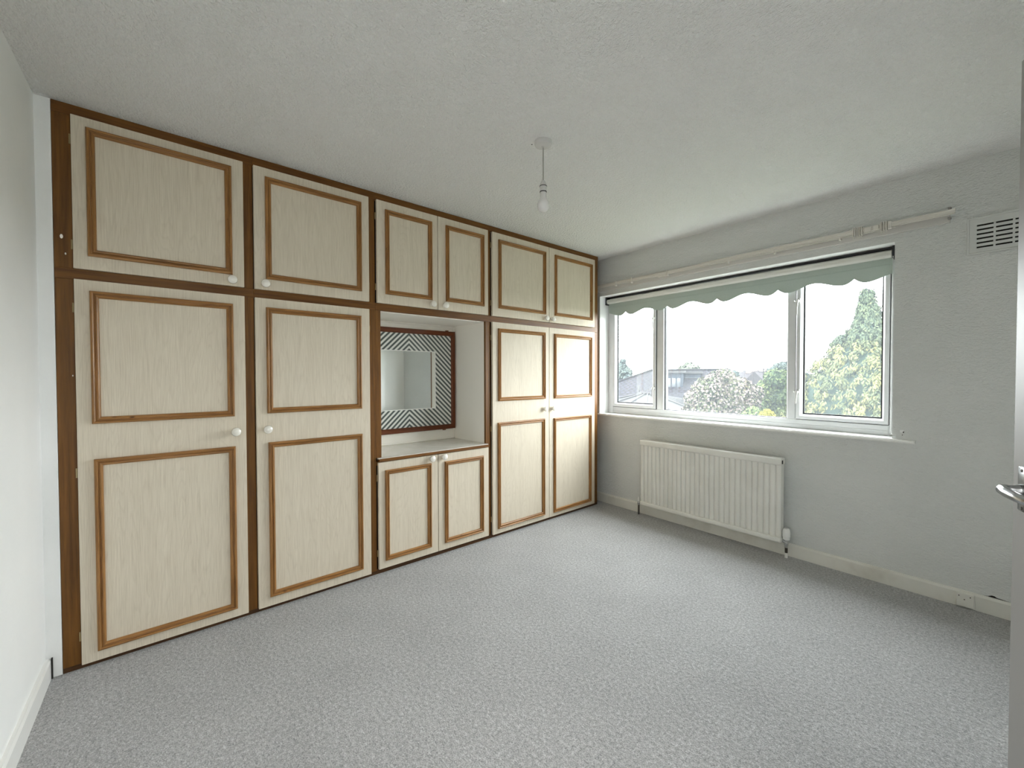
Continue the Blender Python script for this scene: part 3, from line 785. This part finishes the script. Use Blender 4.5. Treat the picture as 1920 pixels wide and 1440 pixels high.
def trunk(par, h, r, lean=(0, 0)):
    b = nb(); tube(b, [(0, 0, 0), (lean[0] * .4, lean[1] * .4, h * .5), (lean[0], lean[1], h)], [r, r * .75, r * .35], 10); return link('trunk', b, m_bark, par, smooth=True)

# golden conifer on the right: a cone of drooping sprays
cb = at(1640, 704, 9.0); cb.z = GZ
cf = thing('conifer', 'tall golden green conifer with pointed top, beyond the right-hand casement', 'tree', cb)
HT = at(1626, 540, 9.0).z - GZ
trunk(cf, HT * .92, .16)
tip = at(1626, 540, 9.0) - Vector((cb.x, cb.y, 0)); tip.z = 0
def crad(t):       # radius by height fraction
    P = [(0, 1.45), (.30, 1.62), (.56, 1.38), (.68, 1.15), (.71, .97), (.79, .60), (.83, .52), (.85, .36), (.875, .20), (.906, .14), (.95, .09), (1.0, .02)]
    for (a, ra_), (c, rb_) in zip(P, P[1:]):
        if a <= t <= c: return ra_ + (rb_ - ra_) * (t - a) / (c - a)
    return .05
items = []
for q in range(2600):
    t = 1 - random.random() ** .75 * .82
    an = random.uniform(0, 2 * math.pi); r = crad(t) * random.uniform(.80, 1.06)
    cen = Vector((tip.x * t + r * math.cos(an), tip.y * t + r * math.sin(an), HT * t - .06))
    o_ = Vector((math.cos(an), math.sin(an), .25)).normalized()
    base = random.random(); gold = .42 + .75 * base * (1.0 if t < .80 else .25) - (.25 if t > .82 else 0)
    sz = .14 * (1.0 if t < .8 else .75)
    for _ in range(24):
        d = (o_ + rv() * .85).normalized()
        p = cen + d * sz * random.uniform(.2, 1.0) + Vector((0, 0, -.25 * sz * random.random()))
        al = (d * .6 + Vector((0, 0, -.7)) + rv() * .4)
        nn = (d + rv() * .5).normalized()
        up_ = (p - cen).dot(o_) / sz
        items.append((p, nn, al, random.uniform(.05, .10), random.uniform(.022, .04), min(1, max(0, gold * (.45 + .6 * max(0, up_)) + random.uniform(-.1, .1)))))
lead = at(1674, 548, 9.0) - cb
for q in range(150):     # second leader
    t = random.random(); an = random.uniform(0, 2 * math.pi); r = .05 + .35 * t
    cen = lead + Vector((r * math.cos(an), r * math.sin(an), -.05 - 1.1 * t)); o_ = Vector((math.cos(an), math.sin(an), .3)).normalized()
    for _ in range(22):
        d = (o_ + rv() * .85).normalized()
        items.append((cen + d * .10 * random.random(), (d + rv() * .5).normalized(), d * .6 + Vector((0, 0, -.7)) + rv() * .4, random.uniform(.04, .08), random.uniform(.02, .035), random.uniform(.1, .5)))
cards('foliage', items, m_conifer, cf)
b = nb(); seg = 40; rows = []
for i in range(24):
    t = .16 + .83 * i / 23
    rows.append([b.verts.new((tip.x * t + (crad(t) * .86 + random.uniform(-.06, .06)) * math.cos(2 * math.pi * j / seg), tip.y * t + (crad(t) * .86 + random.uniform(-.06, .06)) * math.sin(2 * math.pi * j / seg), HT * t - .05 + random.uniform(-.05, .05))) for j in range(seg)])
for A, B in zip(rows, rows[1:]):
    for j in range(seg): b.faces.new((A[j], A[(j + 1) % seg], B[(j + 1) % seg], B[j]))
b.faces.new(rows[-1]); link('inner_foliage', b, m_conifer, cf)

# flowering shrub
D1 = 11.0
def P_(px, py, d): return at(px, py, d)
fb_ = P_(1355, 704, D1); fb_.z = GZ
fs_ = thing('flowering_shrub', 'large rounded shrub covered in pale pink blossom below the horizon', 'shrub', fb_)
lob = []
for px, py, rp_ in ((1352, 722, 30), (1325, 735, 26), (1380, 736, 28), (1305, 752, 22), (1350, 757, 36), (1395, 757, 26), (1410, 742, 20), (1330, 772, 30), (1382, 782, 34), (1300, 778, 22), (1358, 705, 12)):
    lob.append((P_(px, py, D1 + random.uniform(-.4, .4)) - fb_, rp_ * D1 / FPX))
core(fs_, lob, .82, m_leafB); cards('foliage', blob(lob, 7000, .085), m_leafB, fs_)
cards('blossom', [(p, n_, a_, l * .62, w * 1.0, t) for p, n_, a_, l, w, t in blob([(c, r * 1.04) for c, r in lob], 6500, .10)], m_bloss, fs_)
trunk(fs_, 2.6, .12)
# green tree right of the shrub
def leafy(name, label, lobes_px, depth, n, ln, m, cat, base_px, th, tr_=.1):
    bp_ = P_(base_px, 704, depth); bp_.z = GZ
    t = thing(name, label, cat, bp_)
    lb = [(P_(px, py, depth + random.uniform(-.03, .03) * depth) - bp_, r * depth / FPX) for px, py, r in lobes_px]
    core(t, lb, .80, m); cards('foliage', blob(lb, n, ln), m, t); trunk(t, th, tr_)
    return t
leafy('leafy_tree', 'yellow green leafy tree between the blossom shrub and the window mullion', [(1455, 712, 20), (1440, 728, 18), (1470, 716, 22), (1462, 740, 26), (1435, 752, 22), (1478, 752, 26), (1455, 772, 24), (1420, 768, 18)], 12.5, 5000, .10, m_leafA, 'tree', 1455, 2.6)
leafy('green_shrub', 'low mid green shrub at the foot of the blossom shrub', [(1412, 778, 15), (1424, 782, 13), (1402, 786, 14)], 9.6, 1300, .07, m_leafA, 'shrub', 1412, 1.4, .05)
leafy('yellow_shrub', 'small bright yellow shrub low by the window frame', [(1438, 775, 8), (1444, 779, 8), (1431, 779, 7)], 8.6, 700, .05, m_leafY, 'shrub', 1438, 1.4, .03)
leafy('distant_conifer', 'hazy blue green conifer rising behind the roof at far left', [(1168, 678, 5), (1166, 688, 9), (1172, 700, 13), (1164, 712, 16), (1180, 716, 12)], 34, 1800, .28, m_leafD, 'tree', 1170, 3.5, .2)
leafy('round_tree', 'pale round tree showing above the flat dormer roof', [(1292, 688, 10), (1280, 693, 8), (1303, 692, 9), (1292, 697, 11)], 36, 900, .26, m_leafP, 'tree', 1292, 3.6, .2)
leafy('hedge_tree', 'rounded hazy tree on the skyline left of the mullion', [(1458, 690, 10), (1470, 688, 10), (1447, 697, 9), (1475, 700, 14)], 46, 1400, .30, m_leafD, 'tree', 1462, 3.4, .2)
leafy('hedge_tree', 'low green tree on the skyline beside the dormer', [(1325, 702, 8), (1336, 704, 8), (1315, 705, 7)], 40, 900, .28, m_leafA, 'tree', 1325, 3.2, .2)
leafy('hedge_tree', 'dark hazy tree on the skyline behind the blossom shrub', [(1364, 697, 6), (1356, 704, 9), (1375, 704, 9)], 48, 900, .32, m_leafD, 'tree', 1362, 3.2, .2)
leafy('hedge_tree', 'hazy low tree at the foot of the golden conifer', [(1508, 706, 8), (1517, 710, 8), (1500, 714, 10)], 44, 900, .32, m_leafD, 'tree', 1508, 3.2, .2)

def quad_roof(name, pts, m, par, th=.06, faces=None):
    """roof planes from 3-D points (in the parent's space), thickened; UV in metres along eaves and slope"""
    vs = [Vector(p) for p in pts]
    me = bmesh.new(); L = me.loops.layers.uv.verify()
    bv = [me.verts.new(v) for v in vs]
    for f in faces:
        me.faces.new([bv[i] for i in f])
    bmesh.ops.recalc_face_normals(me, faces=me.faces[:])
    for f in me.faces:
        n = f.normal; hx = Vector((0, 0, 1)).cross(n)
        hx = hx.normalized() if hx.length > 1e-3 else Vector((1, 0, 0)); sl = n.cross(hx)
        for lp in f.loops: lp[L].uv = (lp.vert.co.dot(hx), lp.vert.co.dot(sl))
    return link(name, me, m, par, recalc=False)
# frame for buildings: x along the window wall, y away from it
def bframe(px, depth, yaw=0.0):
    p = at(px, 704, depth); p.z = GZ
    return Matrix.Translation(p) @ Matrix.Rotation(TH + yaw, 4, 'Z')
# house with hipped tiled roof and flat dormer
hd = 26.0
hm = bframe(1225, hd, math.radians(28))
hs = thing('house', 'neighbouring bungalow with hipped grey tiled roof and dark flat dormers', 'house', mw=hm)
rz_ = at(1222, 694, hd).z - GZ
ez = at(1222, 752, hd).z - GZ
bx('wall', m_brickw, hs, -4.4, 6.4, -2.6, 6.0, 0, ez + .1, uv=True)
quad_roof('roof', [(-4.8, -3.0, ez), (6.8, -3.0, ez), (6.8, 6.4, ez), (-4.8, 6.4, ez), (-.3, 1.7, rz_), (3.6, 1.7, rz_)], m_tile, hs, faces=[(0, 1, 5, 4), (1, 2, 5), (2, 3, 4, 5), (3, 0, 4), (3, 2, 1, 0)])
b = nb(); tube(b, [(-.3, 1.7, rz_), (3.6, 1.7, rz_)], .09, 8)
for c in ((-4.8, -3.0), (-4.8, 6.4)): tube(b, [(c[0], c[1], ez), (-.3, 1.7, rz_)], .09, 8)
for c in ((6.8, -3.0), (6.8, 6.4)): tube(b, [(c[0], c[1], ez), (3.6, 1.7, rz_)], .09, 8)
link('ridge_tiles', b, m_tile, hs)
def dormer(px0, px1, pytop, pybot, depth, dz, nm='dormer'):
    p0 = hm.inverted() @ at(px0, pytop, depth); p1 = hm.inverted() @ at(px1, pytop, depth)
    zb = at(px0, pybot, depth).z - GZ; zt = p0.z
    d = bx(nm, m_clad, hs, p0.x, p1.x, min(p0.y, p1.y), max(p0.y, p1.y) + 2.6, zb, zt)
    bx('fascia', m_fascia, d, p0.x - .1, p1.x + .1, min(p0.y, p1.y) - .12, max(p0.y, p1.y) + 2.7, zt - .05, zt + .08)
    nx = 3
    for i in range(nx):
        a = p0.x + (p1.x - p0.x) * (.12 + i * .28)
        bx('window', m_dark, d, a, a + (p1.x - p0.x) * .2, min(p0.y, p1.y) - .02, min(p0.y, p1.y) + .02, zb + (zt - zb) * .30, zb + (zt - zb) * .75)
dormer(1247, 1281, 698, 742, hd - 1.0, 0)
dormer(1281, 1314, 699, 736, hd - .2, 0)
# conservatory with white hipped roof
cdp = 15.0
cm = bframe(1212, cdp, math.radians(20))
cs = thing('conservatory', 'white conservatory with hipped glazed roof and ridge finials', 'conservatory', mw=cm)
cz1 = at(1212, 739, cdp).z - GZ; cz0 = at(1212, 763, cdp).z - GZ
cw, cdh, rl = 2.0, 1.6, .22
bx('dwarf_wall', m_brickw, cs, -cw, cw, -cdh, cdh, 0, .6, uv=True)
bx('glazing', m_dark, cs, -cw + .05, cw - .05, -cdh + .05, cdh - .05, .6, cz0 - .06)
nseg = 6
def onroof(side, a, t):
    # a in 0..1 along eave, t 0 eave .. 1 ridge
    if side == 0: e = Vector((-cw + 2 * cw * a, -cdh, cz0)); r_ = Vector((-rl + 2 * rl * a, 0, cz1))
    elif side == 1: e = Vector((cw, -cdh + 2 * cdh * a, cz0)); r_ = Vector((rl, 0, cz1))
    elif side == 2: e = Vector((cw - 2 * cw * a, cdh, cz0)); r_ = Vector((rl - 2 * rl * a, 0, cz1))
    else: e = Vector((-cw, cdh - 2 * cdh * a, cz0)); r_ = Vector((-rl, 0, cz1))
    return e.lerp(r_, t)
for side in range(4):
    ns = 5
    for i in range(ns):
        b = nb(); q = [onroof(side, i / ns, 0), onroof(side, (i + 1) / ns, 0), onroof(side, (i + 1) / ns, 1), onroof(side, i / ns, 1)]
        lo = [p - Vector((0, 0, .03)) for p in q]
        A = [b.verts.new(p) for p in q]; B = [b.verts.new(p) for p in lo]
        b.faces.new(A); b.faces.new(B)
        for w in range(4): b.faces.new((A[w], A[(w + 1) % 4], B[(w + 1) % 4], B[w]))
        bmesh.ops.remove_doubles(b, verts=b.verts[:], dist=1e-4)
        link('roof_panel', b, m_poly, cs)
    for i in range(ns):
        b = nb(); tube(b, [onroof(side, i / ns, 0) + Vector((0, 0, .02)), onroof(side, i / ns, 1) + Vector((0, 0, .02))], .028, 6); link('glazing_bar', b, m_fascia, cs)
b = nb(); tube(b, [(-rl - .05, 0, cz1 + .03), (rl + .05, 0, cz1 + .03)], .05, 8)
for i in range(9): x = -rl + 2 * rl * i / 8; tube(b, [(x, 0, cz1 + .05), (x, 0, cz1 + .16)], .010, 6)
link('ridge_cresting', b, m_fascia, cs)
for x in (-rl - .04, ):
    b = nb(); lathe(b, [(0, 0), (.04, 0), (.03, .08), (.045, .14), (.012, .24), (0, .30)], 10, V((x, 0, cz1 + .03))); link('finial', b, m_fascia, cs, smooth=True)
b = nb()
for q in ((-cw - .08, cw + .08, -cdh - .08, -cdh), (-cw - .08, cw + .08, cdh, cdh + .08), (-cw - .08, -cw, -cdh, cdh), (cw, cw + .08, -cdh, cdh)): box(b, *q, cz0 - .08, cz0 + .01)
link('gutter', b, m_fascia, cs)
for x in (-cw, -cw / 3, cw / 3, cw):
    bx('post', m_fascia, cs, x - .04, x + .04, -cdh - .01, -cdh + .06, .6, cz0 - .06)
# garage wing beside it
gm = bframe(1276, 17.5, math.radians(20))
gz = at(1276, 757, 17.5).z - GZ
ga = thing('garage', 'low flat roofed outbuilding right of the conservatory', 'outbuilding', mw=gm)
bx('wall', m_brickw, ga, -1.6, 1.3, -1.0, 2.0, 0, gz - .12, uv=True)
bx('flat_roof', m_fascia, ga, -1.75, 1.45, -1.15, 2.15, gz - .12, gz)
# far roofs along the horizon
for i, (px, py, w_, dep, lab) in enumerate(((1395, 697, 34, 70, 'distant tiled roof just behind the blossom shrub'), (1430, 698, 26, 78, 'distant tiled roof beside the thin pole'), (1408, 694, 22, 95, 'farthest tiled roof on the skyline'), (1345, 700, 24, 66, 'distant tiled roof left of the blossom shrub top'))):
    fm = bframe(px, dep, math.radians(12 * (i - 1)))
    fh = thing('distant_house', lab, 'house', mw=fm)
    hz_ = at(px, py, dep).z - GZ; hw = w_ * dep / FPX * .5
    bx('wall', m_brickw, fh, -hw, hw, -3, 3, 0, hz_ - 2.0, uv=True)
    quad_roof('roof', [(-hw - .3, -3.3, hz_ - 2.0), (hw + .3, -3.3, hz_ - 2.0), (hw + .3, 3.3, hz_ - 2.0), (-hw - .3, 3.3, hz_ - 2.0), (-hw - .3, 0, hz_), (hw + .3, 0, hz_)], m_farroof, fh, faces=[(0, 1, 5, 4), (2, 3, 4, 5), (1, 2, 5), (3, 0, 4), (3, 2, 1, 0)])
    bx('chimney', m_brickw, fh, hw * .4, hw * .4 + .8, -.4, .4, hz_ - .6, hz_ + 1.0, uv=True)
tp = at(1431.6, 704, 50); tp.z = GZ
po = thing('telegraph_pole', 'thin grey pole standing on the skyline', 'pole', tp)
ph = at(1431.6, 690, 50).z - GZ
b = nb(); tube(b, [(0, 0, 0), (0, 0, ph)], [.14, .09], 8); link('shaft', b, m_farroof, po)
b = nb(); box(b, -.5, .5, -.05, .05, ph - .5, ph - .38); link('crossarm', b, m_farroof, po)
